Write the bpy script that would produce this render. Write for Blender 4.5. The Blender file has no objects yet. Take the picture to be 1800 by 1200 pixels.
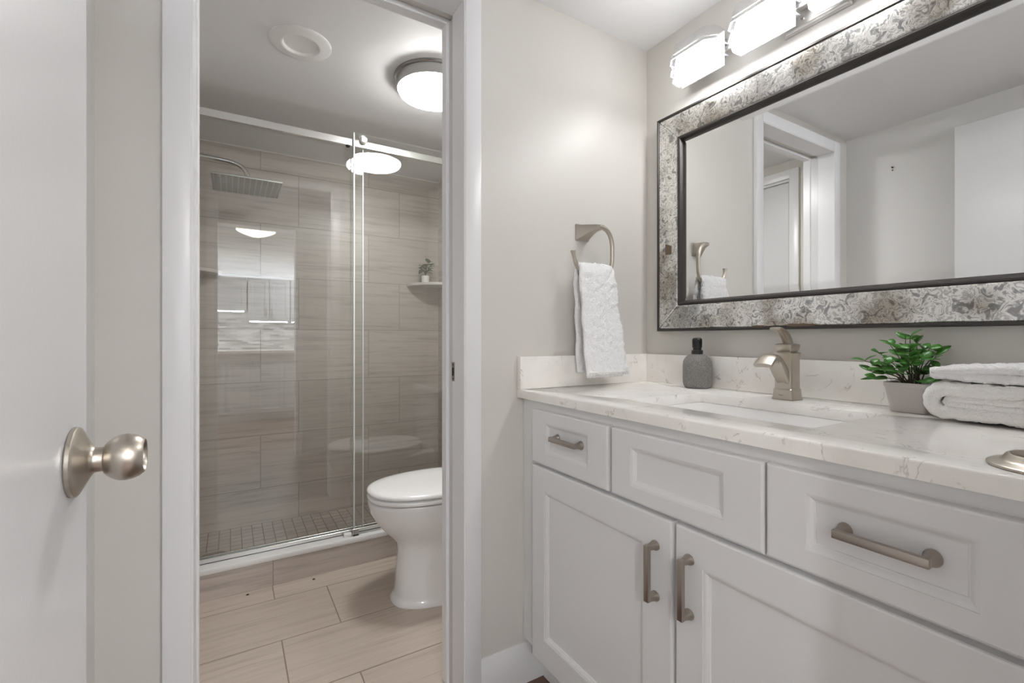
import bpy, bmesh, math, random
from mathutils import Vector, Matrix, noise
PI = math.pi
sc = bpy.context.scene
COL = sc.collection
random.seed(7)

# ------------------------------------------------------------------ camera, world, exposure
cam = bpy.data.cameras.new('camera')
cam.sensor_width = 36.0
cam.lens = 820.5 / 1800 * 36
cam.shift_y = -6 / 1800
cam.clip_start = 0.02
cam_ob = bpy.data.objects.new('camera', cam)
COL.objects.link(cam_ob)
cam_ob.location = (0, 0, 1.064)
cam_ob.rotation_euler = (PI / 2, 0, math.radians(-31.1))
sc.camera = cam_ob
w = bpy.data.worlds.new('world'); sc.world = w
w.use_nodes = True
w.node_tree.nodes['Background'].inputs[0].default_value = (0.9, 0.95, 1, 1)
w.node_tree.nodes['Background'].inputs[1].default_value = 0.3
sc.view_settings.view_transform = 'Standard'
sc.view_settings.look = 'None'
sc.view_settings.exposure = 0.26
sc.view_settings.gamma = 1.0
sc.view_settings.use_curve_mapping = False
sc.cycles.use_denoising = True
sc.cycles.max_bounces = 14
sc.cycles.diffuse_bounces = 8
sc.cycles.glossy_bounces = 8
sc.cycles.transparent_max_bounces = 24
sc.cycles.caustics_reflective = False
sc.cycles.caustics_refractive = False
sc.cycles.sample_clamp_indirect = 6.0
VANITY_E = 13.0      # vanity lamp tubes
FLUSH_E = 52.0       # flush ceiling lamp in the toilet room
HALL_E = 6.0       # bowl lamp in the kitchen
STRIP_E = 70.0
TOP_STRIP_E = 420.0 # strips under and over the kitchen cabinets
KITCHEN_W = 34.0    # each added, unseen kitchen fill lamp, watts

# ------------------------------------------------------------------ materials
def newmat(name):
    m = bpy.data.materials.new(name); m.use_nodes = True
    nt = m.node_tree
    return m, nt, nt.nodes['Principled BSDF'], nt.nodes['Material Output']

def nd(nt, t, **kw):
    n = nt.nodes.new(t)
    for k, v in kw.items():
        if k in n.inputs: n.inputs[k].default_value = v
        else: setattr(n, k, v)
    return n

def worldpos(nt): return nt.nodes.new('ShaderNodeNewGeometry').outputs['Position']

def objpos(nt): return nt.nodes.new('ShaderNodeTexCoord').outputs['Object']

def add_bump(nt, bsdf, vec, scale, strength, dist=0.001, detail=3):
    n = nd(nt, 'ShaderNodeTexNoise', Scale=scale, Detail=detail)
    nt.links.new(vec, n.inputs['Vector'])
    b = nd(nt, 'ShaderNodeBump', Strength=strength, Distance=dist)
    nt.links.new(n.outputs['Fac'], b.inputs['Height'])
    nt.links.new(b.outputs['Normal'], bsdf.inputs['Normal'])
    return n

def mat(name, col, rough=.5, metal=0., bump=None, spec=.5, coat=0., sheen=0.):
    m, nt, b, o = newmat(name)
    b.inputs['Base Color'].default_value = (*col, 1)
    b.inputs['Roughness'].default_value = rough
    b.inputs['Metallic'].default_value = metal
    b.inputs['Specular IOR Level'].default_value = spec
    b.inputs['Coat Weight'].default_value = coat
    b.inputs['Coat Roughness'].default_value = .08
    b.inputs['Sheen Weight'].default_value = sheen
    if bump: add_bump(nt, b, worldpos(nt), *bump)
    return m

def emit(name, col, e):
    m, nt, b, o = newmat(name)
    b.inputs['Base Color'].default_value = (.9, .9, .9, 1)
    b.inputs['Emission Color'].default_value = (*col, 1)
    b.inputs['Emission Strength'].default_value = e
    return m

def ramp(nt, pts, interp='LINEAR'):
    r = nt.nodes.new('ShaderNodeValToRGB'); cr = r.color_ramp; cr.interpolation = interp
    while len(cr.elements) < len(pts): cr.elements.new(.5)
    for e, (p, c) in zip(cr.elements, pts):
        e.position = p; e.color = (*c, 1) if len(c) == 3 else c
    return r

def tile_mat(name, ax, x0, y0, bw, rh, off, c1, c2, mortar, ms=.0022, grain=(3., 55.), rough=.35, gstr=.55, dark=(.2, .165, .14)):
    """rectangular tiles in the plane of two world axes, with grain along the first"""
    m, nt, b, o = newmat(name)
    sep = nt.nodes.new('ShaderNodeSeparateXYZ'); nt.links.new(worldpos(nt), sep.inputs[0])
    com = nt.nodes.new('ShaderNodeCombineXYZ')
    for i, (a, s) in enumerate(zip(ax, (x0, y0))):
        k = nd(nt, 'ShaderNodeMath', operation='SUBTRACT'); k.inputs[1].default_value = s
        nt.links.new(sep.outputs['XYZ'.index(a)], k.inputs[0]); nt.links.new(k.outputs[0], com.inputs[i])
    br = nd(nt, 'ShaderNodeTexBrick', offset=off / bw, offset_frequency=2, squash=1.0, squash_frequency=2)
    br.inputs['Scale'].default_value = 1.0
    br.inputs['Brick Width'].default_value = bw; br.inputs['Row Height'].default_value = rh
    br.inputs['Mortar Size'].default_value = ms; br.inputs['Mortar Smooth'].default_value = 0.1
    br.inputs['Bias'].default_value = 0.0
    br.inputs['Color1'].default_value = (*c1, 1); br.inputs['Color2'].default_value = (*c2, 1)
    br.inputs['Mortar'].default_value = (*mortar, 1)
    nt.links.new(com.outputs[0], br.inputs['Vector'])
    mp = nd(nt, 'ShaderNodeMapping'); mp.inputs['Scale'].default_value = (grain[0], grain[1], 1)
    nt.links.new(com.outputs[0], mp.inputs['Vector'])
    # each tile gets its own stretch of grain
    br2 = nd(nt, 'ShaderNodeTexBrick', offset=off / bw, offset_frequency=2, squash=1.0)
    for k in ('Scale', 'Brick Width', 'Row Height'): br2.inputs[k].default_value = br.inputs[k].default_value
    br2.inputs['Mortar Size'].default_value = 0
    br2.inputs['Color1'].default_value = (0, 0, 0, 1); br2.inputs['Color2'].default_value = (1, 1, 1, 1)
    nt.links.new(com.outputs[0], br2.inputs['Vector'])
    va = nd(nt, 'ShaderNodeVectorMath', operation='MULTIPLY_ADD')
    nt.links.new(br2.outputs['Color'], va.inputs[0]); va.inputs[1].default_value = (17, 31, 5)
    nt.links.new(mp.outputs[0], va.inputs[2])
    n = nd(nt, 'ShaderNodeTexNoise', Scale=1.0, Detail=5.0, Roughness=.62, Distortion=.3)
    nt.links.new(va.outputs[0], n.inputs['Vector'])
    r = ramp(nt, [(.32, (1, 1, 1)), (.48, (.25, .25, .25)), (.62, (0, 0, 0))])
    nt.links.new(n.outputs['Fac'], r.inputs[0])
    ml = nd(nt, 'ShaderNodeMath', operation='MULTIPLY'); ml.inputs[1].default_value = gstr
    nt.links.new(r.outputs[0], ml.inputs[0])
    mx = nd(nt, 'ShaderNodeMix', data_type='RGBA'); mx.inputs[7].default_value = (*dark, 1)
    nt.links.new(ml.outputs[0], mx.inputs[0]); nt.links.new(br.outputs['Color'], mx.inputs[6])
    mx2 = nd(nt, 'ShaderNodeMix', data_type='RGBA'); mx2.inputs[7].default_value = (*mortar, 1)
    nt.links.new(br.outputs['Fac'], mx2.inputs[0]); nt.links.new(mx.outputs[2], mx2.inputs[6])
    nt.links.new(mx2.outputs[2], b.inputs['Base Color'])
    b.inputs['Roughness'].default_value = rough
    inv = nd(nt, 'ShaderNodeMath', operation='SUBTRACT'); inv.inputs[0].default_value = 1
    nt.links.new(br.outputs['Fac'], inv.inputs[1])
    bp = nd(nt, 'ShaderNodeBump', Strength=.5, Distance=.001); nt.links.new(inv.outputs[0], bp.inputs['Height'])
    nt.links.new(bp.outputs[0], b.inputs['Normal'])
    return m

def glass_mat(name, tint, f0=.08):
    m, nt, b, o = newmat(name); nt.nodes.remove(b)
    tr = nd(nt, 'ShaderNodeBsdfTransparent'); tr.inputs[0].default_value = (*tint, 1)
    gl = nd(nt, 'ShaderNodeBsdfGlossy'); gl.inputs['Roughness'].default_value = 0.0
    gl.inputs[0].default_value = (1, 1, 1, 1)
    lw = nd(nt, 'ShaderNodeLayerWeight', Blend=.5)
    p = nd(nt, 'ShaderNodeMath', operation='POWER'); p.inputs[1].default_value = 5
    nt.links.new(lw.outputs['Facing'], p.inputs[0])
    ma = nd(nt, 'ShaderNodeMath', operation='MULTIPLY_ADD'); ma.inputs[1].default_value = .8; ma.inputs[2].default_value = f0
    nt.links.new(p.outputs[0], ma.inputs[0])
    mx = nd(nt, 'ShaderNodeMixShader')
    nt.links.new(ma.outputs[0], mx.inputs[0]); nt.links.new(tr.outputs[0], mx.inputs[1]); nt.links.new(gl.outputs[0], mx.inputs[2])
    nt.links.new(mx.outputs[0], o.inputs[0])
    return m

WALL = (.668, .645, .608)
M = {}
M['wall'] = mat('wall_paint', WALL, .40, bump=(420, .12, .001), spec=.45)
M['wall_far'] = mat('wall_paint_far', (.66, .64, .6), .5)
M['wall_cool'] = mat('wall_paint_cool', (.69, .68, .665), .4, spec=.4)
M['ceiling'] = mat('ceiling_paint', (.78, .78, .785), .4, bump=(300, .08, .001), spec=.4)
M['trim'] = mat('trim_paint', (.80, .80, .81), .28, bump=(90, .05, .001))
M['door'] = mat('door_paint', (.70, .70, .71), .24, bump=(160, .10, .001))
M['cabinet'] = mat('cabinet_paint', (.75, .752, .755), .32)
M['gapdark'] = mat('slot_shadow_board', (.6, .6, .6), .7)
M['nickel'] = mat('brushed_nickel', (.52, .475, .415), .35, 1., bump=(900, .05, .0005))
M['nickel_dark'] = mat('handle_nickel', (.42, .375, .33), .34, 1.)
M['lamp_metal'] = mat('lamp_nickel', (.66, .645, .62), .42, .75)
M['band'] = mat('lamp_band_metal', (.40, .39, .38), .22, 1.)
M['steel'] = mat('brushed_steel', (.78, .77, .75), .26, 1., bump=(700, .05, .0005))
M['plate'] = mat('shower_plate_metal', (.42, .41, .39), .42, 1.)
M['chrome'] = mat('chrome', (.74, .73, .71), .12, 1.)
M['ceramic'] = mat('white_ceramic', (.83, .83, .835), .08, spec=.6, coat=.3)
M['seat'] = mat('white_seat_plastic', (.85, .85, .85), .16)
M['white_plastic'] = mat('white_plastic', (.82, .82, .81), .35)
M['black_plastic'] = mat('black_plastic', (.008, .008, .009), .3)
M['cap'] = mat('curb_white_cap', (.80, .80, .79), .3, bump=(60, .15, .001))
M['dark_metal'] = mat('dark_frame_metal', (.055, .05, .047), .35, .5)
M['leaf'] = mat('leaf_green', (.06, .21, .03), .30)
M['leaf2'] = mat('leaf_olive', (.075, .105, .025), .4)
M['stem'] = mat('stem_brown', (.06, .05, .025), .6)
M['soil'] = mat('soil_dark', (.02, .016, .012), .9, bump=(400, 1., .003))
M['potgrey'] = mat('pot_taupe', (.53, .49, .47), .42, bump=(200, .05, .001))
M['potwhite'] = mat('pot_white', (.78, .76, .74), .4)
M['screw'] = mat('screw_metal', (.05, .05, .05), .4, .8)
M['black'] = mat('black_hole', (.01, .01, .01), .8)
M['caulk'] = mat('caulk', (.74, .71, .68), .5)
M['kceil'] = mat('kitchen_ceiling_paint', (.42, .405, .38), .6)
M['kwall'] = mat('kitchen_wall_paint', (.84, .85, .87), .5)
M['kcab'] = mat('kitchen_cabinet_grey', (.50, .53, .57), .35)
M['kcounter'] = mat('kitchen_worktop', (.62, .61, .6), .2)
M['glass'] = glass_mat('shower_glass', (.98, .99, .984), .068)
def m_edge():
    m, nt, b, o = newmat('glass_edge')
    b.inputs['Base Color'].default_value = (.93, .97, .95, 1); b.inputs['Roughness'].default_value = .25
    tl = nd(nt, 'ShaderNodeBsdfTranslucent'); tl.inputs[0].default_value = (.93, .98, .955, 1)
    mx = nd(nt, 'ShaderNodeMixShader'); mx.inputs[0].default_value = .6
    nt.links.new(b.outputs[0], mx.inputs[1]); nt.links.new(tl.outputs[0], mx.inputs[2]); nt.links.new(mx.outputs[0], o.inputs[0])
    return m
M['glass_edge'] = m_edge()
M['tube'] = emit('lamp_tube', (1, .99, .97), VANITY_E)
M['down'] = emit('added_down_glow', (1, .99, .97), VANITY_E * 3.6)  # extra glow added below the tubes to brighten the counter
M['lens'] = emit('ceiling_lamp_glass', (1, .995, .985), FLUSH_E)
M['bowl'] = emit('hall_lamp_bowl', (1, .96, .9), HALL_E)
M['strip'] = emit('led_strip', (.92, .96, 1), STRIP_E)
M['edge_glint'] = mat('edge_glint_white', (.86, .90, .88), .2)  # pale colour stands in for light gathered in the glass edges
M['top_strip'] = emit('led_strip_bright', (.92, .96, 1), TOP_STRIP_E)

def m_mirror():
    m, nt, b, o = newmat('mirror_silver')
    b.inputs['Base Color'].default_value = (.90, .91, .91, 1)
    b.inputs['Metallic'].default_value = 1; b.inputs['Roughness'].default_value = 0.0
    return m
M['mirror'] = m_mirror()

def m_quartz():
    m, nt, b, o = newmat('quartz')
    p = worldpos(nt)
    d = nd(nt, 'ShaderNodeTexNoise', Scale=9.0, Detail=4.0, Roughness=.6, Distortion=1.2); nt.links.new(p, d.inputs['Vector'])
    s = nd(nt, 'ShaderNodeMath', operation='SUBTRACT'); s.inputs[1].default_value = .5; nt.links.new(d.outputs['Fac'], s.inputs[0])
    a = nd(nt, 'ShaderNodeMath', operation='ABSOLUTE'); nt.links.new(s.outputs[0], a.inputs[0])
    r = ramp(nt, [(0.0, (1, 1, 1)), (.006, (.5, .5, .5)), (.016, (0, 0, 0))]); nt.links.new(a.outputs[0], r.inputs[0])
    k = nd(nt, 'ShaderNodeTexNoise', Scale=22.0, Detail=2.0); nt.links.new(p, k.inputs['Vector'])
    r2 = ramp(nt, [(.52, (0, 0, 0)), (.62, (1, 1, 1))]); nt.links.new(k.outputs['Fac'], r2.inputs[0])
    ml = nd(nt, 'ShaderNodeMath', operation='MULTIPLY'); nt.links.new(r.outputs[0], ml.inputs[0]); nt.links.new(r2.outputs[0], ml.inputs[1])
    ml2 = nd(nt, 'ShaderNodeMath', operation='MULTIPLY'); ml2.inputs[1].default_value = .62; nt.links.new(ml.outputs[0], ml2.inputs[0])
    c = nd(nt, 'ShaderNodeTexNoise', Scale=14.0, Detail=3.0); nt.links.new(p, c.inputs['Vector'])
    r3 = ramp(nt, [(.35, (.88, .85, .815)), (.6, (.925, .905, .875))]); nt.links.new(c.outputs['Fac'], r3.inputs[0])
    mx = nd(nt, 'ShaderNodeMix', data_type='RGBA'); mx.inputs[7].default_value = (.36, .31, .28, 1)
    nt.links.new(ml2.outputs[0], mx.inputs[0]); nt.links.new(r3.outputs[0], mx.inputs[6])
    nt.links.new(mx.outputs[2], b.inputs['Base Color'])
    b.inputs['Roughness'].default_value = .10; b.inputs['Specular IOR Level'].default_value = .4
    return m
M['quartz'] = m_quartz()

def m_antique():
    m, nt, b, o = newmat('antique_mirror')
    p = worldpos(nt)
    d = nd(nt, 'ShaderNodeTexNoise', Scale=48.0, Detail=3.5, Roughness=.6, Distortion=1.1); nt.links.new(p, d.inputs['Vector'])
    r = ramp(nt, [(.36, (.33, .33, .33)), (.43, (.50, .50, .49)), (.47, (.93, .92, .89)), (.53, (.84, .83, .80)), (.56, (.50, .50, .485)), (.60, (.58, .575, .56)), (.635, (.95, .94, .92))])
    nt.links.new(d.outputs['Fac'], r.inputs[0])
    big = nd(nt, 'ShaderNodeTexNoise', Scale=9.0, Detail=2.0); nt.links.new(p, big.inputs['Vector'])
    r2 = ramp(nt, [(.36, (.42, .375, .32)), (.52, (1, 1, 1))]); nt.links.new(big.outputs['Fac'], r2.inputs[0])
    mx = nd(nt, 'ShaderNodeMix', data_type='RGBA', blend_type='MULTIPLY'); mx.inputs[0].default_value = .8
    nt.links.new(r.outputs[0], mx.inputs[6]); nt.links.new(r2.outputs[0], mx.inputs[7])
    nt.links.new(mx.outputs[2], b.inputs['Base Color'])
    b.inputs['Metallic'].default_value = .93; b.inputs['Roughness'].default_value = .17
    bp = nd(nt, 'ShaderNodeBump', Strength=.12, Distance=.001); nt.links.new(d.outputs['Fac'], bp.inputs['Height'])
    nt.links.new(bp.outputs[0], b.inputs['Normal'])
    return m
M['antique'] = m_antique()
M['tarnish'] = mat('tarnish_brown', (.16, .115, .08), .45, .4, bump=(300, .4, .001))

def m_stone():
    m, nt, b, o = newmat('grey_stone')
    p = objpos(nt)
    d = nd(nt, 'ShaderNodeTexNoise', Scale=600.0, Detail=3.0, Roughness=.7); nt.links.new(p, d.inputs['Vector'])
    r = ramp(nt, [(.34, (.10, .095, .09)), (.5, (.21, .20, .195)), (.66, (.38, .37, .36))]); nt.links.new(d.outputs['Fac'], r.inputs[0])
    nt.links.new(r.outputs[0], b.inputs['Base Color']); b.inputs['Roughness'].default_value = .65
    return m
M['stone'] = m_stone()

def m_terry(name, col):
    m, nt, b, o = newmat(name)
    b.inputs['Base Color'].default_value = (*col, 1); b.inputs['Roughness'].default_value = .95
    b.inputs['Sheen Weight'].default_value = .25; b.inputs['Specular IOR Level'].default_value = .1
    add_bump(nt, b, objpos(nt), 220, .8, .006, 5)
    return m
M['terry'] = m_terry('white_terry', (.95, .95, .96))
M['terry2'] = m_terry('cream_terry', (.95, .94, .92))

def m_shade():
    """clear pressed glass of the vanity shades"""
    m, nt, b, o = newmat('clear_shade_glass'); nt.nodes.remove(b)
    tr = nd(nt, 'ShaderNodeBsdfTransparent'); tr.inputs[0].default_value = (.94, .95, .97, 1)
    gl = nd(nt, 'ShaderNodeBsdfGlossy', Roughness=.08)
    df = nd(nt, 'ShaderNodeBsdfTranslucent'); df.inputs[0].default_value = (.9, .9, .92, 1)
    m1 = nd(nt, 'ShaderNodeMixShader'); m1.inputs[0].default_value = .02
    nt.links.new(tr.outputs[0], m1.inputs[1]); nt.links.new(df.outputs[0], m1.inputs[2])
    lw = nd(nt, 'ShaderNodeLayerWeight', Blend=.08)
    m2 = nd(nt, 'ShaderNodeMixShader'); nt.links.new(lw.outputs['Fresnel'], m2.inputs[0])
    nt.links.new(m1.outputs[0], m2.inputs[1]); nt.links.new(gl.outputs[0], m2.inputs[2])
    nt.links.new(m2.outputs[0], o.inputs[0])
    return m
M['shade'] = m_shade()
M['rib'] = mat('grey_glass_rib', (.40, .40, .42), .3)

TW = dict(c1=(.50, .445, .40), c2=(.575, .515, .468), mortar=(.33, .29, .26), dark=(.31, .265, .235), gstr=.65)
M['tile_back'] = tile_mat('tile_back', 'XZ', .344, .213, .603, .3005, .198, **TW)
M['tile_side'] = tile_mat('tile_side', 'YZ', 2.6, .213, .603, .3005, .198, **TW)
M['tile_curb'] = tile_mat('tile_curb', 'XZ', .157, -.5, .603, .9, .0, **TW)
M['tile_floor'] = tile_mat('tile_floor', 'XY', .3545, 1.525, .604, .3015, .2, c1=(.53, .45, .385), c2=(.595, .515, .445), mortar=(.25, .20, .17), dark=(.36, .29, .24), gstr=.6)
M['mosaic'] = tile_mat('mosaic_floor', 'XY', .0, .0, .0508, .0508, .0, c1=(.42, .37, .33), c2=(.52, .465, .42), mortar=(.14, .12, .105), ms=.0022, grain=(8, 60))
M['wood'] = tile_mat('wood_floor', 'YX', .1, .05, 1.2, .12, .4, c1=(.115, .06, .038), c2=(.15, .08, .05), mortar=(.03, .018, .012), ms=.001, grain=(3, 60), dark=(.05, .028, .018))
M['splash'] = tile_mat('kitchen_mosaic', 'XZ', 0, 0, .13, .026, .055, c1=(.05, .05, .05), c2=(.95, .95, .94), mortar=(.7, .7, .69), ms=.0015, grain=(4, 20), gstr=.1, dark=(.3, .3, .3))

# ------------------------------------------------------------------ geometry helpers
def bm_new(): return bmesh.new()

def box(bm, a, b, bev=0., seg=2):
    x0, x1 = sorted((a[0], b[0])); y0, y1 = sorted((a[1], b[1])); z0, z1 = sorted((a[2], b[2]))
    v = [bm.verts.new(p) for p in ((x0, y0, z0), (x1, y0, z0), (x1, y1, z0), (x0, y1, z0), (x0, y0, z1), (x1, y0, z1), (x1, y1, z1), (x0, y1, z1))]
    fs = [bm.faces.new([v[i] for i in q]) for q in ((3, 2, 1, 0), (4, 5, 6, 7), (0, 1, 5, 4), (1, 2, 6, 5), (2, 3, 7, 6), (3, 0, 4, 7))]
    if bev > 0:
        es = list({e for f in fs for e in f.edges})
        bmesh.ops.bevel(bm, geom=es, offset=bev, segments=seg, profile=.5, affect='EDGES', clamp_overlap=True)
    return fs

def loft(bm, rings, cap=True, closed=False, flip=False):
    R = [[bm.verts.new(p) for p in r] for r in rings]
    n = len(R[0]); m = len(R)
    for i in range(m if closed else m - 1):
        A, B = R[i], R[(i + 1) % m]
        for j in range(n):
            k = (j + 1) % n
            try: bm.faces.new((A[j], A[k], B[k], B[j]))
            except ValueError: pass
    if cap and not closed:
        bm.faces.new(list(reversed(R[0]))); bm.faces.new(R[-1])
    return R

def frame_of(axis):
    z = Vector(axis).normalized()
    x = z.orthogonal().normalized(); y = z.cross(x)
    return x, y, z

def lathe(bm, o, axis, prof, n=48, cap=True):
    x, y, z = frame_of(axis); o = Vector(o)
    loft(bm, [[o + z * h + (x * math.cos(t) + y * math.sin(t)) * max(r, 1e-5) for t in [2 * PI * i / n for i in range(n)]] for h, r in prof], cap)

def tube(bm, pts, rad, n=12, cap=True, flat=None):
    pts = [Vector(p) for p in pts]
    rs = rad if isinstance(rad, (list, tuple)) else [rad] * len(pts)
    rings = []; prev = None
    for i, p in enumerate(pts):
        t = (pts[min(i + 1, len(pts) - 1)] - pts[max(i - 1, 0)]).normalized()
        if prev is None: x = t.orthogonal().normalized()
        else: x = (prev - t * prev.dot(t)).normalized()
        prev = x; y = t.cross(x)
        rings.append([p + (x * math.cos(a) + y * math.sin(a)) * rs[i] for a in [2 * PI * k / n for k in range(n)]])
    loft(bm, rings, cap)

def bez(p0, p1, p2, p3, n=12):
    out = []
    for i in range(n + 1):
        t = i / n; s = 1 - t
        out.append(Vector(p0) * s ** 3 + Vector(p1) * 3 * s * s * t + Vector(p2) * 3 * s * t * t + Vector(p3) * t ** 3)
    return out

def rrect(cx, cy, hx, hy, r, k=5):
    pts = []
    r = min(r, hx, hy)
    for (sx, sy, a0) in ((1, 1, 0), (-1, 1, PI / 2), (-1, -1, PI), (1, -1, 3 * PI / 2)):
        for i in range(k + 1):
            a = a0 + PI / 2 * i / k
            pts.append((cx + sx * (hx - r) + r * math.cos(a), cy + sy * (hy - r) + r * math.sin(a)))
    return pts

def obj(name, bm, m, parent=None, smooth=35, solid=None, sub=0):
    bmesh.ops.remove_doubles(bm, verts=bm.verts, dist=1e-6)
    bmesh.ops.recalc_face_normals(bm, faces=bm.faces)
    if parent is not None:
        off = Vector(parent['_o']); bmesh.ops.translate(bm, verts=bm.verts, vec=-off)
    me = bpy.data.meshes.new(name); bm.to_mesh(me); bm.free()
    for x in (m if isinstance(m, (list, tuple)) else [m]): me.materials.append(x)
    o = bpy.data.objects.new(name, me); COL.objects.link(o)
    if smooth:
        me.shade_smooth()
        if smooth < 180: me.set_sharp_from_angle(angle=math.radians(smooth))
    if parent is not None:
        o.parent = parent; o['_o'] = parent['_o']
    else: o['_o'] = (0., 0., 0.)
    if solid:
        s = o.modifiers.new('solid', 'SOLIDIFY'); s.thickness = solid; s.offset = 0
    if sub:
        s = o.modifiers.new('sub', 'SUBSURF'); s.levels = sub; s.render_levels = sub
    return o

def thing(name, label, cat, loc, group=None, kind=None):
    o = bpy.data.objects.new(name, None); COL.objects.link(o)
    o.location = loc; o['_o'] = tuple(float(v) for v in loc); o['label'] = label; o['category'] = cat
    o.empty_display_size = .05
    if group: o['group'] = group
    if kind: o['kind'] = kind
    return o

def tag(o, label, cat, group=None, kind=None):
    o['label'] = label; o['category'] = cat
    if group: o['group'] = group
    if kind: o['kind'] = kind
    return o

def struct(name, bm, m, label, cat, smooth=35):
    return tag(obj(name, bm, m, None, smooth), label, cat, kind='structure')

def sbox(name, a, b, m, label, cat, bev=0.):
    bm = bm_new(); box(bm, a, b, bev); return struct(name, bm, m, label, cat)

# ------------------------------------------------------------------ the room shell
CE = 2.128; YB = 1.225; XM = 1.3234; WB1 = 1.345
OX0, OX1, OZ = -.068, .57, 2.03        # opening in the back wall
# floors
sbox('floor', (-1.6, -3.0, -.1), (2.1, YB + .06, 0), M['wood'], 'dark brown wood floor under the vanity', 'floor')
sbox('floor_tile', (-.45, YB + .06, -.1), (1.42, 3.12, 0), M['tile_floor'], 'beige wood look tile floor around the toilet', 'floor')
sbox('floor_shower', (-.26, 2.37, 0), (1.22, 3.0, .015), M['mosaic'], 'small square mosaic tile floor of the shower', 'floor')
sbox('ceiling', (-1.6, -.06, CE), (2.1, 3.2, CE + .1), M['ceiling'], 'white painted ceiling over the bathroom', 'ceiling')
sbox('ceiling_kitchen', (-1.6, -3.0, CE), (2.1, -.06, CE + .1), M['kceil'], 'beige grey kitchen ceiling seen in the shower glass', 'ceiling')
# back wall with the doorway
bm = bm_new()
box(bm, (-.36, YB, 0), (OX0 - .012, WB1, CE)); box(bm, (OX1 + .012, YB, 0), (XM + .1, WB1, CE)); box(bm, (OX0 - .012, YB, OZ + .012), (OX1 + .012, WB1, CE))
struct('wall_back', bm, M['wall'], 'warm grey painted wall with the doorway and towel ring', 'wall')
sbox('wall_left', (-.36, 0, 0), (-.232, YB, CE), M['wall_cool'], 'left wall behind the open white door', 'wall')
sbox('wall_right', (XM, -.12, 0), (XM + .12, YB, CE), M['wall'], 'warm grey painted wall behind the large mirror', 'wall')
EX0, EX1 = -.19, .506
bm = bm_new()
box(bm, (-1.6, -.12, 0), (EX0 - .015, 0, CE)); box(bm, (EX1 + .015, -.12, 0), (XM, 0, CE)); box(bm, (EX0 - .015, -.12, OZ + .015), (EX1 + .015, 0, CE))
struct('wall_front', bm, M['wall_cool'], 'wall with the entry doorway opposite the toilet room', 'wall')
# toilet room walls
D2a, D2b, D2z = 1.53, 2.14, 2.02
bm = bm_new()
box(bm, (-.36, WB1, 0), (-.26, D2a, CE)); box(bm, (-.36, D2b, 0), (-.26, 2.247, CE)); box(bm, (-.36, D2a, D2z), (-.26, D2b, CE))
struct('wall_bath_left', bm, M['wall_far'], 'beige wall of the toilet room around the closet door', 'wall')
sbox('wall_bath_right', (1.22, WB1, 0), (1.34, 2.247, CE), M['wall_far'], 'beige wall behind the toilet tank', 'wall')
sbox('wall_shower_back', (-.36, 3.0, 0), (1.34, 3.12, CE), M['tile_back'], 'grey brown wood look tile wall at the back of the shower', 'wall')
sbox('wall_shower_left', (-.36, 2.247, 0), (-.26, 3.0, CE), M['tile_side'], 'tiled shower wall on the shower head side', 'wall')
sbox('wall_shower_right', (1.22, 2.247, 0), (1.34, 3.0, CE), M['tile_side'], 'tiled shower wall beside the shelf with the small plant', 'wall')
bm = bm_new()
box(bm, (-.26, 2.994, CE - .005), (1.22, 3.0, CE)); box(bm, (1.214, 2.25, CE - .005), (1.22, 2.994, CE)); box(bm, (-.26, 2.25, CE - .005), (-.254, 2.994, CE))
struct('trim_1', bm, M['caulk'], 'pale caulk line between shower tile and ceiling', 'trim')
# kitchen shell behind the camera
sbox('wall_kitchen_back', (-1.6, -2.87, 0), (2.1, -2.75, CE), M['kwall'], 'kitchen wall behind the cabinets seen in the shower glass', 'wall')
sbox('wall_kitchen_left', (-1.6, -2.75, 0), (-1.5, -.12, CE), M['wall_far'], 'kitchen wall left of the cabinets', 'wall')
sbox('wall_kitchen_right', (2.0, -2.75, 0), (2.1, -.12, CE), M['wall_far'], 'kitchen wall right of the cabinets', 'wall')
sbox('wall_kitchen_front', (XM, -.12, 0), (2.1, -.0, CE), M['wall_far'], 'kitchen side of the wall behind the vanity', 'wall')

# doorway lining: split jambs with the pocket slot, and casings
def casing_profile(bm, x0, x1, y, yo, z0, z1, out):
    box(bm, (x0, y, z0), (x1, yo, z1), .005, 2)
cw = .0545; cy0 = 1.205
bm = bm_new()
# legs and head of the casing, vanity side, mitred look by butt joint with eased edges
box(bm, (OX0 - cw, cy0, 0), (OX0 - .003, YB, OZ + cw), .004, 2); box(bm, (OX1 + .003, cy0, 0), (OX1 + cw, YB, OZ + cw), .004, 2)
box(bm, (OX0 - .004, cy0 + .0005, OZ + .003), (OX1 + .004, YB, OZ + cw - .0005), .004, 2)
struct('trim_2', bm, M['trim'], 'white casing around the toilet room doorway', 'door casing')
bm = bm_new()
SL0, SL1 = 1.292, 1.326
for (a, b) in ((cy0 + .003, SL0), (SL1, WB1 + .018)):
    ins = .0 if a < 1.25 else .004
    box(bm, (OX1 - ins, a, 0), (OX1 + .012, b, OZ + .012), .002, 1)
    box(bm, (OX0 - .012, a, 0), (OX0 + ins, b, OZ + .012), .002, 1)
    box(bm, (OX0, a, OZ - ins), (OX1, b, OZ + .012), .002, 1)
struct('trim_3', bm, M['trim'], 'white split jamb with pocket door slot lining the doorway', 'door jamb')
bm = bm_new()
box(bm, (OX1 + .005, SL0 - .001, 0), (OX1 + .0165, SL1 + .001, OZ + .0)); box(bm, (OX0, SL0 - .001, OZ + .03), (OX1 + .0165, SL1 + .001, OZ + .034))
struct('trim_4', bm, M['gapdark'], 'dark slot of the pocket door in the jamb', 'door slot')
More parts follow.
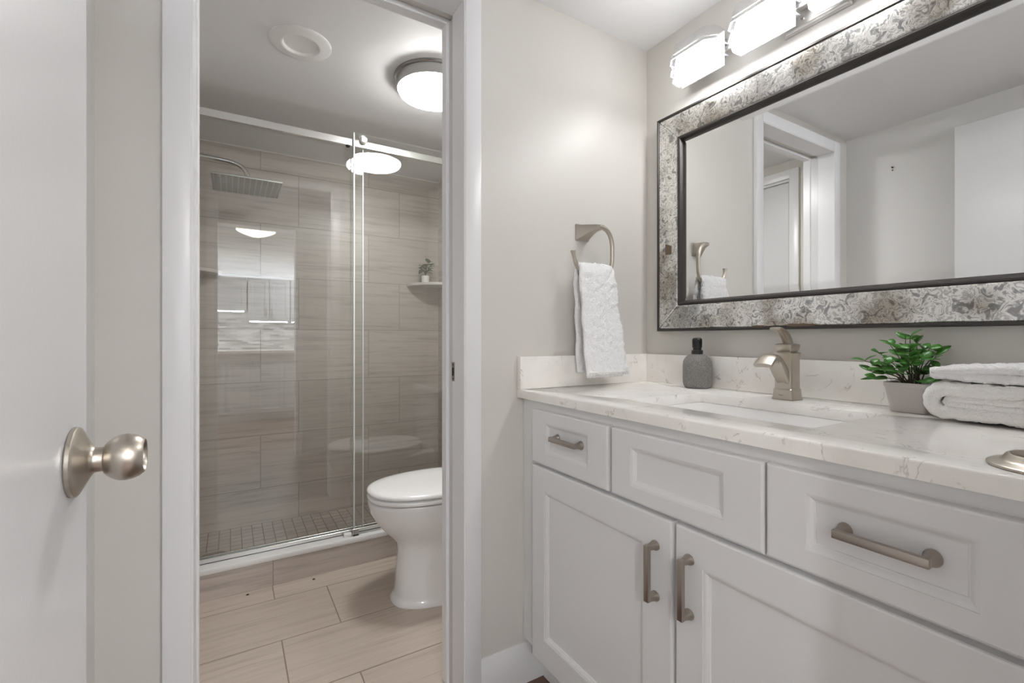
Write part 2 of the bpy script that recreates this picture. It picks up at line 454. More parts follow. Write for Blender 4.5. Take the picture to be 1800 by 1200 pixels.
# edge of the pocket door resting in its pocket
sbox('door_3', (OX0 - .03, SL0 - .001, .01), (OX0 - .0008, SL1 + .001, OZ), M['door'], 'edge of the white pocket door inside its slot', 'door')
bm = bm_new()
box(bm, (OX0 - cw, WB1, 0), (OX0, WB1 + .016, OZ + cw), .004, 2); box(bm, (OX1, WB1, 0), (OX1 + cw, WB1 + .016, OZ + cw), .004, 2); box(bm, (OX0, WB1, OZ), (OX1, WB1 + .0155, OZ + cw), .004, 2)
struct('trim_5', bm, M['trim'], 'white casing on the toilet side of the doorway', 'door casing')
t = thing('strike_plate', 'small dark metal strike plate on the right doorway jamb', 'strike plate', (OX1, 1.283, .965))
bm = bm_new(); box(bm, (OX1 - .0015, 1.274, .936), (OX1 + .001, 1.2925, .992), .0005, 1); obj('plate', bm, M['nickel_dark'], t)
bm = bm_new(); box(bm, (OX1 - .0022, 1.279, .952), (OX1 - .0014, 1.288, .976)); obj('latch_hole', bm, M['black'], t)
for z in (.943, .985):
    bm = bm_new(); lathe(bm, (OX1 - .0014, 1.283, z), (-1, 0, 0), [(0, .0028), (.0008, .0022)], 12); obj('screw', bm, M['screw'], t)
# entry doorway lining
bm = bm_new()
box(bm, (EX0 - .015, -.12, 0), (EX0, 0, OZ + .015)); box(bm, (EX1, -.12, 0), (EX1 + .015, 0, OZ + .015)); box(bm, (EX0, -.12, OZ), (EX1, 0, OZ + .015))
box(bm, (EX1, 0, 0), (EX1 + .055, .014, OZ + .055), .003, 1); box(bm, (EX0 + .002, 0, OZ), (EX1 + .0, .0135, OZ + .055), .003, 1)
box(bm, (EX0 - .055, -.134, 0), (EX0, -.12, OZ + .055), .003, 1); box(bm, (EX1, -.134, 0), (EX1 + .055, -.12, OZ + .055), .003, 1); box(bm, (EX0, -.1335, OZ), (EX1, -.12, OZ + .055), .003, 1)
struct('trim_6', bm, M['trim'], 'white lining and casing of the entry doorway', 'door casing')
# baseboards
def baseboard(name, p0, p1, nrm, label, h=.118, th=.014):
    p0 = Vector((*p0, 0)); p1 = Vector((*p1, 0)); n = Vector((*nrm, 0))
    prof = [(0, 0), (th, 0), (th, h * .45), (th * .93, h * .62), (th * .74, h * .78), (th * .5, h * .88), (th * .42, h * .95), (th * .3, h), (0, h)]
    bm = bm_new(); loft(bm, [[p + n * a + Vector((0, 0, z)) for a, z in prof] for p in (p0, p1)])
    return struct(name, bm, M['trim'], label, 'baseboard')
baseboard('baseboard_back', (OX1 + cw, YB), (XM, YB), (0, -1), 'white baseboard under the towel ring beside the vanity')
baseboard('baseboard_left', (-.232, YB), (-.232, .0), (1, 0), 'white baseboard along the left wall')
baseboard('baseboard_back_left', (-.218, YB), (OX0 - cw, YB), (0, -1), 'short white baseboard left of the doorway casing')
baseboard('baseboard_bath', (1.22, WB1), (1.22, 2.247), (-1, 0), 'white baseboard behind the toilet')

# ------------------------------------------------------------------ doors
def knob(parent, x, y, z):
    k = obj('door_knob', bm_knob(x, y, z), M['nickel'], parent, 40)
    bm = bm_new()
    lathe(bm, (x, y, z), (1, 0, 0), [(0, .0375), (.0015, .0388), (.005, .0388), (.0062, .0375), (.008, .034), (.016, .019), (.0185, .0152), (.021, .014), (.0285, .0136), (.03, .0136)], 64)
    r = obj('rosette', bm, M['nickel'], k, 40)
    return k
def bm_knob(x, y, z):
    bm = bm_new()
    lathe(bm, (x, y, z), (1, 0, 0), [(.0275, .0120), (.0285, .0165), (.031, .0195), (.036, .0235), (.042, .0262), (.048, .0268), (.054, .0258), (.060, .0232), (.0645, .0196), (.0652, .0186), (.0645, .0178), (.0610, .0165), (.0605, .001)], 64)
    return bm
XD = -.152
d1 = thing('door_1', 'white flush entry door standing open against the left wall', 'door', (XD - .0175, .045, 0), kind='structure')
bm = bm_new(); box(bm, (XD - .035, .045, .01), (XD, .7644, 2.005), .0015, 1); obj('door_slab', bm, M['door'], d1)
k = knob(d1, XD, .7025, .925)
bm = bm_new(); box(bm, (XD - .030, .7644, .90), (XD - .006, .7656, .955), .0004, 1); obj('latch_plate', bm, M['nickel'], d1)
for z in (.25, 1.02, 1.8):
    bm = bm_new(); tube(bm, [(XD - .002, .038, z - .045), (XD - .002, .038, z + .045)], .006, 12); box(bm, (XD - .03, .0438, z - .044), (XD - .002, .0452, z + .044)); obj('hinge', bm, M['nickel'], d1)
# closet door in the toilet room (seen in the mirror)
d2 = thing('door_2', 'white closet door in the toilet room seen in the mirror', 'door', (-.28, (D2a + D2b) / 2, 0), kind='structure')
bm = bm_new(); box(bm, (-.30, D2a + .018, .012), (-.266, D2b - .014, D2z - .018), .002, 1); obj('door_slab', bm, M['door'], d2)
bm = bm_new()
for a, b in ((D2a, D2a + .014), (D2b - .011, D2b)): box(bm, (-.36, a, 0), (-.262, b, D2z))
box(bm, (-.36, D2a, D2z - .014), (-.262, D2b, D2z)); box(bm, (-.318, D2a + .012, 0), (-.302, D2b - .01, D2z - .01))
obj('door_jamb', bm, M['trim'], d2)
bm = bm_new()
box(bm, (-.26, D2a - .05, 0), (-.244, D2a + .004, D2z + .052), .004, 2); box(bm, (-.26, D2b - .004, 0), (-.244, D2b + .05, D2z + .052), .004, 2); box(bm, (-.26, D2a, D2z - .002), (-.2445, D2b, D2z + .052), .004, 2)
obj('door_casing', bm, M['trim'], d2)
bm = bm_new(); lathe(bm, (-.266, D2b - .08, .95), (1, 0, 0), [(0, .03), (.004, .03), (.008, .012), (.025, .012), (.03, .02), (.04, .026), (.05, .022), (.053, .01)], 32); obj('door_knob', bm, M['nickel'], d2)

bm = bm_new(); lathe(bm, (-.232, 1.02, 1.92), (1, 0, 0), [(0, .004), (.004, .004), (.006, .0028), (.012, .0022)], 12)
lathe(bm, (-.232, 1.02, 1.906), (1, 0, 0), [(0, .003), (.003, .003), (.005, .002)], 12)
tag(obj('wall_screw', bm, M['screw']), 'small dark screw in the left wall seen in the mirror', 'screw')

# ------------------------------------------------------------------ shower
t = thing('shower_curb', 'tiled shower curb with a white cap in front of the glass', 'shower curb', (.48, 2.31, 0), kind='structure')
bm = bm_new(); box(bm, (-.26, 2.247, 0), (1.22, 2.37, .110)); obj('curb_body', bm, M['tile_curb'], t)
bm = bm_new(); box(bm, (-.26, 2.243, .109), (1.22, 2.372, .132), .004, 2); obj('curb_cap', bm, M['cap'], t)
t['label'] = 'tiled shower curb with a white cap in front of the glass'

def pane(bm, x0, x1, y0, y1, z0, z1):
    fs = box(bm, (x0, y0, z0), (x1, y1, z1))
    for f in fs:
        f.normal_update()
        f.material_index = 0 if abs(f.normal.y) > .9 else 1
scr = thing('shower_screen', 'frameless sliding glass shower screen with brushed steel rail', 'shower screen', (.48, 2.30, .132))
bm = bm_new(); pane(bm, -.255, .548, 2.306, 2.314, .150, 2.012)
fp = obj('fixed_panel', bm, [M['glass'], M['glass_edge']], scr, 0)
bm = bm_new(); pane(bm, .502, 1.21, 2.272, 2.280, .150, 2.035)
sl = obj('sliding_door', bm, [M['glass'], M['glass_edge']], scr, 0)
bm = bm_new(); box(bm, (.4975, 2.2705, .152), (.503, 2.2815, 2.035), .0015, 2); obj('edge_glint_strip', bm, M['edge_glint'], sl)  # white strip added to draw the bright highlight of the glass edge
bm = bm_new(); box(bm, (.5465, 2.3045, .152), (.552, 2.3155, 1.976), .0015, 2); obj('edge_glint_strip', bm, M['edge_glint'], fp)
bm = bm_new(); box(bm, (-.26, 2.286, 1.976), (1.22, 2.300, 2.008), .001, 1); obj('rail', bm, M['steel'], scr)
for x in (.545, 1.12):
    bm = bm_new()
    lathe(bm, (x, 2.272, 2.006), (0, -1, 0), [(0, .0165), (.004, .0165), (.0055, .015), (.012, .0145), (.0132, .013)], 32)
    rl = obj('roller', bm, M['steel'], sl)
    bm = bm_new(); lathe(bm, (x, 2.280, 2.022), (0, 1, 0), [(0, .012), (.006, .020), (.017, .020), (.019, .012)], 24); obj('wheel', bm, M['steel'], rl)
bm = bm_new(); lathe(bm, (.476, 2.293, 1.976), (0, 0, -1), [(0, .010), (.006, .010), (.009, .007), (.010, .003)], 20); obj('stopper', bm, M['black_plastic'], scr)
bm = bm_new(); box(bm, (-.26, 2.298, .132), (1.22, 2.304, .152), .001, 1); box(bm, (-.26, 2.316, .132), (1.22, 2.321, .156), .001, 1); box(bm, (-.26, 2.298, .1315), (1.22, 2.321, .136))
obj('bottom_channel', bm, M['steel'], scr)
bm = bm_new(); box(bm, (.492, 2.262, .132), (.520, 2.270, .166), .001, 1); box(bm, (.492, 2.282, .132), (.520, 2.290, .16), .001, 1); box(bm, (.492, 2.262, .1315), (.520, 2.29, .139)); obj('floor_guide', bm, M['steel'], scr)
bm = bm_new(); box(bm, (.455, 2.268, .132), (.490, 2.295, .148), .003, 1); obj('guide_block', bm, M['white_plastic'], scr)

sh = thing('rain_shower', 'square rain shower head on a curved wall arm', 'shower', (-.26, 2.69, 1.93))
bm = bm_new()
arm = [Vector((-.258, 2.69, 1.945)), Vector((-.16, 2.69, 1.942)), Vector((-.04, 2.69, 1.937))] + bez((-.03, 2.69, 1.9365), (.035, 2.69, 1.934), (.072, 2.69, 1.915), (.0735, 2.69, 1.862), 12) + [Vector((.0735, 2.69, 1.845))]
tube(bm, arm, .0105, 16); obj('arm', bm, M['chrome'], sh, 60)
bm = bm_new(); lathe(bm, (-.26, 2.69, 1.945), (1, 0, 0), [(0, .03), (.004, .03), (.008, .026), (.012, .014)], 32); obj('flange', bm, M['chrome'], sh)
bm = bm_new(); box(bm, (-.078, 2.545, 1.822), (.220, 2.838, 1.831), .0025, 2); lathe(bm, (.0735, 2.69, 1.83), (0, 0, 1), [(0, .026), (.006, .026), (.010, .017), (.022, .015)], 24)
hp = obj('spray_plate', bm, M['plate'], sh)
bm = bm_new()
for i in range(12):
    for j in range(12):
        lathe(bm, (-.078 + .0248 * (i + .5), 2.545 + .0244 * (j + .5), 1.8222), (0, 0, -1), [(0, .0034), (.0011, .0028), (.0013, .001)], 6)
o = obj('nozzles', bm, M['white_plastic'], hp); o['kind'] = 'stuff'

def corner_shelf(x, sgn, label):
    bm = bm_new(); n = 20; r = .222
    rings = []
    for z in (1.405, 1.4065, 1.4205, 1.422):
        rr = r - (.0015 if z in (1.405, 1.422) else 0)
        rings.append([(x, 3.0, z)] + [(x + sgn * rr * math.cos(PI / 2 * i / n), 3.0 - rr * math.sin(PI / 2 * i / n), z) for i in range(n + 1)])
    loft(bm, rings)
    return tag(obj('corner_shelf', bm, M['tile_back_shelf']), label, 'shelf', 'corner shelves in the shower')
M['tile_back_shelf'] = mat('shelf_stone', (.62, .58, .55), .3)
corner_shelf(1.22, -1, 'quarter round corner shelf holding the small plant')
corner_shelf(-.26, 1, 'empty quarter round corner shelf under the shower head')
t = thing('shower_drain', 'round dark drain cover in the mosaic shower floor', 'drain', (-.07, 2.66, .015))
bm = bm_new(); lathe(bm, (-.07, 2.66, .015), (0, 0, 1), [(0, .062), (.003, .062), (.004, .059), (.004, .052), (.002, .05)], 40); obj('ring', bm, M['nickel_dark'], t)
bm = bm_new()
for i in range(-4, 5):
    h = math.sqrt(.05 ** 2 - (i * .011) ** 2); box(bm, (-.07 + i * .011 - .003, 2.66 - h, .0165), (-.07 + i * .011 + .003, 2.66 + h, .0185))
obj('grate', bm, M['nickel_dark'], t)

# ------------------------------------------------------------------ leaves
def leaf(bm, p, d, up, L, W, fold=.18, curl=.25, n=7):
    d = Vector(d).normalized(); s = d.cross(Vector(up))
    if s.length < 1e-3: s = d.orthogonal()
    s.normalize(); u = s.cross(d).normalized(); p = Vector(p)
    rows = []
    for i in range(n + 1):
        t = i / n
        wd = W * (math.sin(PI * min(1, t ** .85)) ** .72) * .5 if 0 < t < 1 else W * .04
        c = p + d * L * t + u * (-curl * L * t * t)
        rows.append([bm.verts.new(c - s * wd + u * fold * wd), bm.verts.new(c), bm.verts.new(c + s * wd + u * fold * wd)])
    for a, b in zip(rows, rows[1:]):
        for j in (0, 1): bm.faces.new((a[j], a[j + 1], b[j + 1], b[j]))

# small plant on the shelf
pc = (1.09, 2.90)
t = thing('shelf_plant', 'small leafy plant in a white pot on the shower shelf', 'plant', (pc[0], pc[1], 1.422))
bm = bm_new(); lathe(bm, (pc[0], pc[1], 1.422), (0, 0, 1), [(0, .021), (.002, .0235), (.045, .0255), (.047, .025), (.047, .0225), (.042, .0215)], 32); obj('pot', bm, M['potwhite'], t)
bm = bm_new(); lathe(bm, (pc[0], pc[1], 1.462), (0, 0, 1), [(0, .02), (.002, .0215), (.003, .001)], 20); obj('soil', bm, M['soil'], t)
rs = random.Random(3); bs, bl = bm_new(), bm_new()
for (dx, dy, hz) in ((-.035, -.02, .085), (-.05, .0, .07), (.0, -.03, .10), (.03, -.01, .125), (.045, .01, .115), (-.02, .02, .06), (.05, -.03, .09), (.06, .015, .075), (.01, -.03, .045), (.015, .02, .08)):
    a = Vector((pc[0], pc[1], 1.463)); b = a + Vector((dx * .6, dy * .6, hz * .8))
    tube(bs, bez(a, a + Vector((0, 0, hz * .4)), b - Vector((dx * .2, dy * .2, hz * .1)), b, 6), .0014, 6)
    for q in range(3):
        ang = rs.uniform(0, 2 * PI)
        leaf(bl, b - Vector((dx, dy, hz)) * .15 * q, (dx * 6 + .7 * math.cos(ang), dy * 6 + .7 * math.sin(ang), rs.uniform(-.1, .5)), (0, 0, 1), rs.uniform(.036, .052), rs.uniform(.024, .034))
obj('stems', bs, M['stem'], t); obj('foliage', bl, M['leaf2'], t, 60, solid=.0006)

# ------------------------------------------------------------------ toilet
TY = 1.865
def egg(x0, x1, hw, z, p=2.25, n=40, front=.56):
    """horizontal section, nose at x0 (towards -x), widest at `front` of the length"""
    xc = x0 + (x1 - x0) * front; pts = []
    for i in range(n):
        a = 2 * PI * i / n; c, s = math.cos(a), math.sin(a)
        L = (xc - x0) if c < 0 else (x1 - xc)
        e = 2 / p
        pts.append((xc + L * math.copysign(abs(c) ** e, c), TY + hw * math.copysign(abs(s) ** e, s), z))
    return pts
to = thing('toilet', 'white ceramic toilet with closed lid facing the closet door', 'toilet', (.9, TY, 0))
bm = bm_new()
secs = [(.556, 1.17, .142, 0), (.557, 1.17, .143, .010), (.566, 1.165, .136, .020), (.572, 1.16, .131, .035), (.576, 1.16, .128, .08), (.581, 1.155, .124, .14), (.585, 1.15, .122, .195), (.579, 1.15, .126, .235),
        (.553, 1.15, .139, .265), (.520, 1.15, .156, .30), (.493, 1.14, .170, .335), (.475, 1.13, .179, .37), (.466, 1.12, .183, .40), (.465, 1.11, .184, .4105), (.469, 1.10, .181, .4165), (.53, 1.04, .13, .4175)]
loft(bm, [egg(a, b, h, z, 2.5 if z < .2 else 2.25) for a, b, h, z in secs]); obj('bowl', bm, M['ceramic'], to, 60)
bm = bm_new()
loft(bm, [egg(a, b, h, z) for a, b, h, z in ((.510, .965, .150, .4165), (.510, .965, .150, .4235), (.467, .968, .182, .424), (.464, .969, .185, .4265), (.464, .969, .185, .437), (.467, .966, .182, .4395), (.51, .95, .15, .4400))]); obj('seat', bm, M['seat'], to, 60)
bm = bm_new()
loft(bm, [egg(a, b, h, z) for a, b, h, z in ((.510, .965, .145, .440), (.510, .965, .145, .4466), (.467, .970, .182, .4468), (.464, .971, .185, .4495), (.464, .972, .185, .455), (.468, .970, .181, .4615), (.480, .96, .170, .4655), (.52, .93, .14, .4695), (.60, .86, .08, .471))]); obj('lid', bm, M['seat'], to, 60)
for s in (-1, 1):
    bm = bm_new(); box(bm, (.955, TY + s * .075 - .018, .42), (.995, TY + s * .075 + .018, .452), .006, 2); obj('hinge', bm, M['seat'], to)
bm = bm_new()
loft(bm, [[(x, y, z) for x, y in rrect(1.105, TY, hx, hy, .03)] for hx, hy, z in ((.088, .19, .40), (.094, .2, .43), (.1, .212, .72), (.1, .212, .745))]); obj('tank', bm, M['ceramic'], to, 50)
bm = bm_new()
loft(bm, [[(x, y, z) for x, y in rrect(1.104, TY, hx, hy, .03)] for hx, hy, z in ((.102, .214, .7455), (.108, .222, .75), (.108, .222, .77), (.102, .216, .78))]); obj('tank_lid', bm, M['ceramic'], to, 50)
bm = bm_new(); lathe(bm, (1.006, TY - .14, .69), (-1, 0, 0), [(0, .012), (.008, .012), (.012, .008)], 20); tube(bm, [(.992, TY - .14, .69), (.988, TY - .11, .688), (.986, TY - .07, .684)], [.006, .006, .005], 10); obj('flush_lever', bm, M['chrome'], to)

for x, y in ((.061, 2.224), (.315, 2.216)):
    bm = bm_new(); lathe(bm, (x, y, .0), (0, 0, 1), [(0, .006), (.0012, .0055), (.0016, .002)], 10); tag(obj('floor_plug', bm, M['black']), 'tiny dark plug in the floor tile %s' % ('near the left end of the shower curb' if x < .2 else 'before the middle of the shower curb'), 'plug', 'floor plugs along the curb')

# ------------------------------------------------------------------ ceiling fixtures
LX, LY = .72, 1.82
t = thing('ceiling_light', 'lit flush round ceiling lamp with brushed nickel band', 'ceiling light', (LX, LY, CE))
bm = bm_new(); lathe(bm, (LX, LY, CE), (0, 0, -1), [(0, .160), (.006, .160), (.009, .157), (.011, .151), (.040, .1475), (.0415, .150), (.046, .150), (.0475, .146), (.044, .140)], 96); obj('band', bm, M['band'], t, 40)
bm = bm_new(); lathe(bm, (LX, LY, CE - .044), (0, 0, -1), [(0, .141), (.008, .1425), (.016, .139), (.0185, .128), (.020, .124), (.026, .10), (.031, .06), (.033, .02), (.0332, .001)], 96); obj('glass_lens', bm, M['lens'], t, 40)
t = thing('recessed_light', 'unlit white recessed ceiling trim left of the round lamp', 'ceiling trim', (.218, 1.838, CE))
bm = bm_new(); lathe(bm, (.218, 1.838, CE), (0, 0, -1), [(-.002, .1045), (.003, .1045), (.005, .1025), (.007, .094), (.010, .068), (.0105, .062), (.009, .060), (-.0, .055), (-.002, .054)], 72, cap=False); obj('trim_ring', bm, M['white_plastic'], t, 50)
bm = bm_new(); lathe(bm, (.218, 1.838, CE - .0005), (0, 0, -1), [(0, .0565), (.0012, .0560), (.0015, .001)], 48); obj('diffuser', bm, M['white_plastic'], t, 50)

# ------------------------------------------------------------------ vanity
XF = .780; XDR = .760      # face frame and front planes
va = thing('vanity_cabinet', 'white vanity cabinet with drawers and doors under the mirror', 'vanity cabinet', (1.05, .635, 0))
bm = bm_new()
VZ0, VZ1 = .137, .880
box(bm, (XF + .004, 1.195, VZ0 + .0005), (XM - .003, 1.2225, VZ1 - .001)); box(bm, (XF + .004, .0605, VZ0 + .0005), (XM - .003, .08, VZ1 - .001)); box(bm, (XF + .004, .08, VZ0 + .001), (XM - .004, 1.195, VZ0 + .019)); box(bm, (1.312, .08, VZ0 + .02), (XM - .004, 1.195, VZ1 - .002))
# face frame: rails and stiles
for (a, b, c, d) in ((.06, 1.2232, .845, .8795), (.06, 1.2232, VZ0, .165), (.06, .135, .165, .845), (1.135, 1.2232, .165, .845), (.135, 1.135, .68, .72), (.805, .835, .72, .845), (.43, .465, .72, .845), (.61, .66, .165, .68)):
    box(bm, (XF, a, c), (XF + .02, b, d))
obj('carcass', bm, M['cabinet'], va)
bm = bm_new(); box(bm, (.845, .062, .0), (.861, 1.208, VZ0)); obj('toe_kick', bm, M['cabinet'], va)
def front(y0, y1, z0, z1, iy, iz, mold=.0135, name='drawer'):
    """raised frame front: outer slab, ogee moulding, flat recessed panel; iy, iz frame widths (left, right) (bottom, top)"""
    bm = bm_new(); T = XF
    def ring(a, b, c, d, x): return [(x, y1 - a, z0 + c), (x, y0 + b, z0 + c), (x, y0 + b, z1 - d), (x, y1 - a, z1 - d)]
    R = [ring(0, 0, 0, 0, T), ring(0, 0, 0, 0, XDR + .004), ring(.0012, .0012, .0012, .0012, XDR + .0012), ring(.004, .004, .004, .004, XDR)]
    l, r = iy; bt, tp = iz
    for k, dx in ((0, 0), (.0, .0018), (.003, .0022), (.006, .0035), (.0095, .0062), (.0115, .0068), (.0125, .0092), (mold, .0092)):
        R.append(ring(l + k, r + k, bt + k, tp + k, XDR + dx))
    loft(bm, R)
    return obj(name, bm, M['cabinet'], va, 20)
def handle(parent, c, L, vert):
    """bar pull: square bar on two flared feet; c is the centre on the front plane, L the foot spacing"""
    bm = bm_new(); c = Vector(c)
    al = Vector((0, 0, 1)) if vert else Vector((0, 1, 0)); ac = Vector((0, 1, 0)) if vert else Vector((0, 0, 1)); ou = Vector((-1, 0, 0))
    for s in (-1, 1):
        f = c + al * s * L / 2; rings = []
        for h, ra, rc, q in ((0, .0105, .0115, 1.), (.0025, .0105, .0115, 1.), (.005, .0088, .0098, .9), (.010, .0064, .0076, .6), (.016, .0052, .0064, .3), (.0225, .0048, .006, .1)):
            pts = []
            for i in range(24):
                a = 2 * PI * i / 24; e = 2 / (2 + 6 * (1 - q))
                ca, sa = math.cos(a), math.sin(a)
                pts.append(f + ou * h + al * ra * math.copysign(abs(ca) ** e, ca) + ac * rc * math.copysign(abs(sa) ** e, sa))
            rings.append(pts)
        loft(bm, rings)
    b0 = c - al * (L / 2 + .0052) - ac * .0062 + ou * .020; b1 = c + al * (L / 2 + .0052) + ac * .0062 + ou * .0295
    box(bm, b0, b1, .0012, 2)
    return obj('handle', bm, M['nickel_dark'], parent, 40)
d = front(.826, 1.146, .703, .857, (.064, .070), (.034, .033)); handle(d, (XDR + .0092, .982, .789), .100, False)
front(.45, .813, .703, .857, (.060, .073), (.033, .034), name='false_drawer_front')
d = front(.125, .445, .703, .857, (.062, .062), (.034, .032), .0155); handle(d, (XDR + .0092, .283, .783), .100, False)
d = front(.638, 1.146, .133, .694, (.061, .077), (.075, .066), .012, 'door'); handle(d, (XDR, .680, .579), .1055, True)
d = front(.125, .629, .133, .694, (.062, .062), (.075, .066), .012, 'door'); handle(d, (XDR, .596, .583), .1055, True)

ct = thing('countertop', 'white veined quartz vanity top with low backsplash', 'countertop', (1.04, .635, .88))
bm = bm_new()
CX0, CX1, CY0, CY1 = .757, XM - .001, .035, YB
def rr(x0, x1, y0, y1, r, z): return [(x, y, z) for x, y in rrect((x0 + x1) / 2, (y0 + y1) / 2, (x1 - x0) / 2, (y1 - y0) / 2, r, 5)]
SX0, SX1, SY0, SY1 = .868, 1.155, .428, .868
loft(bm, [rr(CX0, CX1, CY0, CY1, .002, .8815), rr(CX0, CX1, CY0, CY1, .002, .9025), rr(CX0 + .001, CX1, CY0 + .001, CY1, .002, .9055), rr(CX0 + .004, CX1 - .001, CY0 + .003, CY1 - .001, .002, .907),
          rr(SX0 - .002, SX1 + .002, SY0 - .002, SY1 + .002, .016, .907), rr(SX0, SX1, SY0, SY1, .015, .905), rr(SX0, SX1, SY0, SY1, .015, .8815)], closed=True)
obj('slab', bm, M['quartz'], ct, 50)
bm = bm_new(); box(bm, (XM - .021, CY0, .907), (XM - .0005, YB - .0205, 1.007), .0015, 2); obj('backsplash', bm, M['quartz'], ct)
bm = bm_new(); box(bm, (CX0, YB - .020, .907), (XM - .0005, YB - .0003, 1.007), .0015, 2); obj('side_splash', bm, M['quartz'], ct)
si = thing('sink', 'white undermount rectangular sink basin in the quartz top', 'sink', (1.01, .648, .76))
bm = bm_new()
g = .004
loft(bm, [rr(SX0 - .03, SX1 + .03, SY0 - .03, SY1 + .03, .03, .881), rr(SX0 - g, SX1 + g, SY0 - g, SY1 + g, .02, .881), rr(SX0 - g, SX1 + g, SY0 - g, SY1 + g, .02, .872), rr(SX0, SX1, SY0, SY1, .03, .80), rr(SX0 + .02, SX1 - .02, SY0 + .02, SY1 - .02, .04, .775), rr(SX0 + .06, SX1 - .06, SY0 + .06, SY1 - .06, .05, .768),
          rr(SX0 + .12, SX1 - .12, SY0 + .19, SY1 - .19, .02, .764)])
obj('basin', bm, M['ceramic'], si, 60)
bm = bm_new(); lathe(bm, (1.01, .648, .764), (0, 0, 1), [(0, .03), (.003, .03), (.004, .026), (.003, .02), (.003, .001)], 32); obj('drain', bm, M['nickel'], si)

# faucet
FX, FY, FZ = 1.222, .660, .907
fa = thing('faucet', 'brushed nickel single lever faucet behind the sink', 'faucet', (FX, FY, FZ))
def sq(hx, hy, z, ch=.25, cx=0): return [(FX + cx + x, FY + y, FZ + z) for x, y in rrect(0, 0, hx, hy, min(hx, hy) * ch, 2)]
bm = bm_new()
loft(bm, [sq(.0272, .0272, 0), sq(.0278, .0278, .0025), sq(.0262, .0262, .006), sq(.0250, .0250, .016), sq(.0244, .0244, .023), sq(.0248, .0248, .0255), sq(.0236, .0236, .0275), sq(.0222, .0222, .0290), sq(.0218, .0218, .060), sq(.0218, .0218, .112), sq(.0235, .0235, .116), sq(.0240, .0240, .1185), sq(.0215, .0215, .1205)])
obj('body', bm, M['nickel'], fa, 30)
bm = bm_new()
# spout: flat arched waterfall section swept forward
rings = []
path = bez((FX - .006, 0, FZ + .052), (FX - .048, 0, FZ + .078), (FX - .060, 0, FZ + .140), (FX - .110, 0, FZ + .090), 16)
for i, p in enumerate(path):
    t = (path[min(i + 1, 16)] - path[max(i - 1, 0)]).normalized(); n = Vector((-t.z, 0, t.x)) * (1 if t.x > 0 else -1)
    u = i / 16; hw = .0165 + .006 * u ** 2; th = .019 - .0125 * min(1, u * 1.15) ** .8
    ring = []
    for (a, b) in ((-1, -.75), (-.8, -1), (0, -.86), (.8, -1), (1, -.75), (1, .35), (.82, .80), (.45, 1.0), (0, 1.05), (-.45, 1.0), (-.82, .80), (-1, .35)):
        ring.append(Vector((p.x, FY, p.z)) + Vector((0, 1, 0)) * a * hw + n * b * th)
    rings.append(ring)
loft(bm, rings); obj('spout', bm, M['nickel'], fa, 40)
lv = bm_new()
loft(lv, [sq(.0175, .0175, .1205), sq(.0175, .0175, .122), sq(.0195, .0195, .1235), sq(.0225, .0225, .135), sq(.0225, .0225, .140), sq(.018, .018, .1425), sq(.010, .010, .1435)])
path = bez((FX + .006, 0, FZ + .140), (FX - .002, 0, FZ + .160), (FX - .022, 0, FZ + .180), (FX - .056, 0, FZ + .181), 14); rings = []
for i, p in enumerate(path):
    t = (path[min(i + 1, 14)] - path[max(i - 1, 0)]).normalized(); n = Vector((-t.z, 0, t.x)); u = i / 14
    hw = .0085 + .0045 * u; th = .0115 * (1 - u) ** 1.2 + .0038
    ring = [Vector((p.x, FY, p.z)) + Vector((0, 1, 0)) * a * hw + n * b * th for a, b in ((-1, -.5), (-.5, -1), (.5, -1), (1, -.5), (1, .6), (.5, .9), (.2, .6), (-.2, .6), (-.5, .9), (-1, .6))]
    rings.append(ring)
loft(lv, rings); obj('lever', lv, M['nickel'], fa, 40)
# maker's mark, a tiny dark engraved word on the base
bm = bm_new()
for i, (wd, hh) in enumerate(((.0022, .0024), (.0016, .0018), (.0016, .0018), (.0016, .0018), (.0014, .0018))):
    y = FY + .006 - i * .0024; box(bm, (FX - .0275, y - wd / 2, FZ + .0118), (FX - .0265, y + wd / 2, FZ + .0118 + hh))
obj('engraved_mark', bm, M['nickel_dark'], fa)

# soap dispenser
SXp, SYp = 1.262, .960
t = thing('soap_dispenser', 'grey stone soap dispenser with black pump beside the sink', 'soap dispenser', (SXp, SYp, .907))
bm = bm_new(); lathe(bm, (SXp, SYp, .907), (0, 0, 1), [(0, .033), (.0015, .036), (.006, .0395), (.015, .0425), (.03, .0432), (.072, .0430), (.084, .0415), (.093, .0375), (.099, .0320), (.1035, .0255), (.106, .0190), (.1065, .016)], 64); obj('bottle', bm, M['stone'], t, 60)
bm = bm_new(); z0 = .907
lathe(bm, (SXp, SYp, z0 + .105), (0, 0, 1), [(0, .0165), (.0005, .0172), (.013, .0172), (.0138, .0165), (.0142, .0128), (.022, .0126), (.0222, .0142), (.0245, .0147), (.037, .0150), (.046, .0150), (.050, .0138), (.0525, .011), (.0533, .004)], 40)
tube(bm, [(SXp - .005, SYp - .004, z0 + .146), (SXp - .016, SYp - .012, z0 + .1462), (SXp - .022, SYp - .0165, z0 + .1445)], [.0062, .0054, .0046], 12)
obj('pump', bm, M['black_plastic'], t, 50)

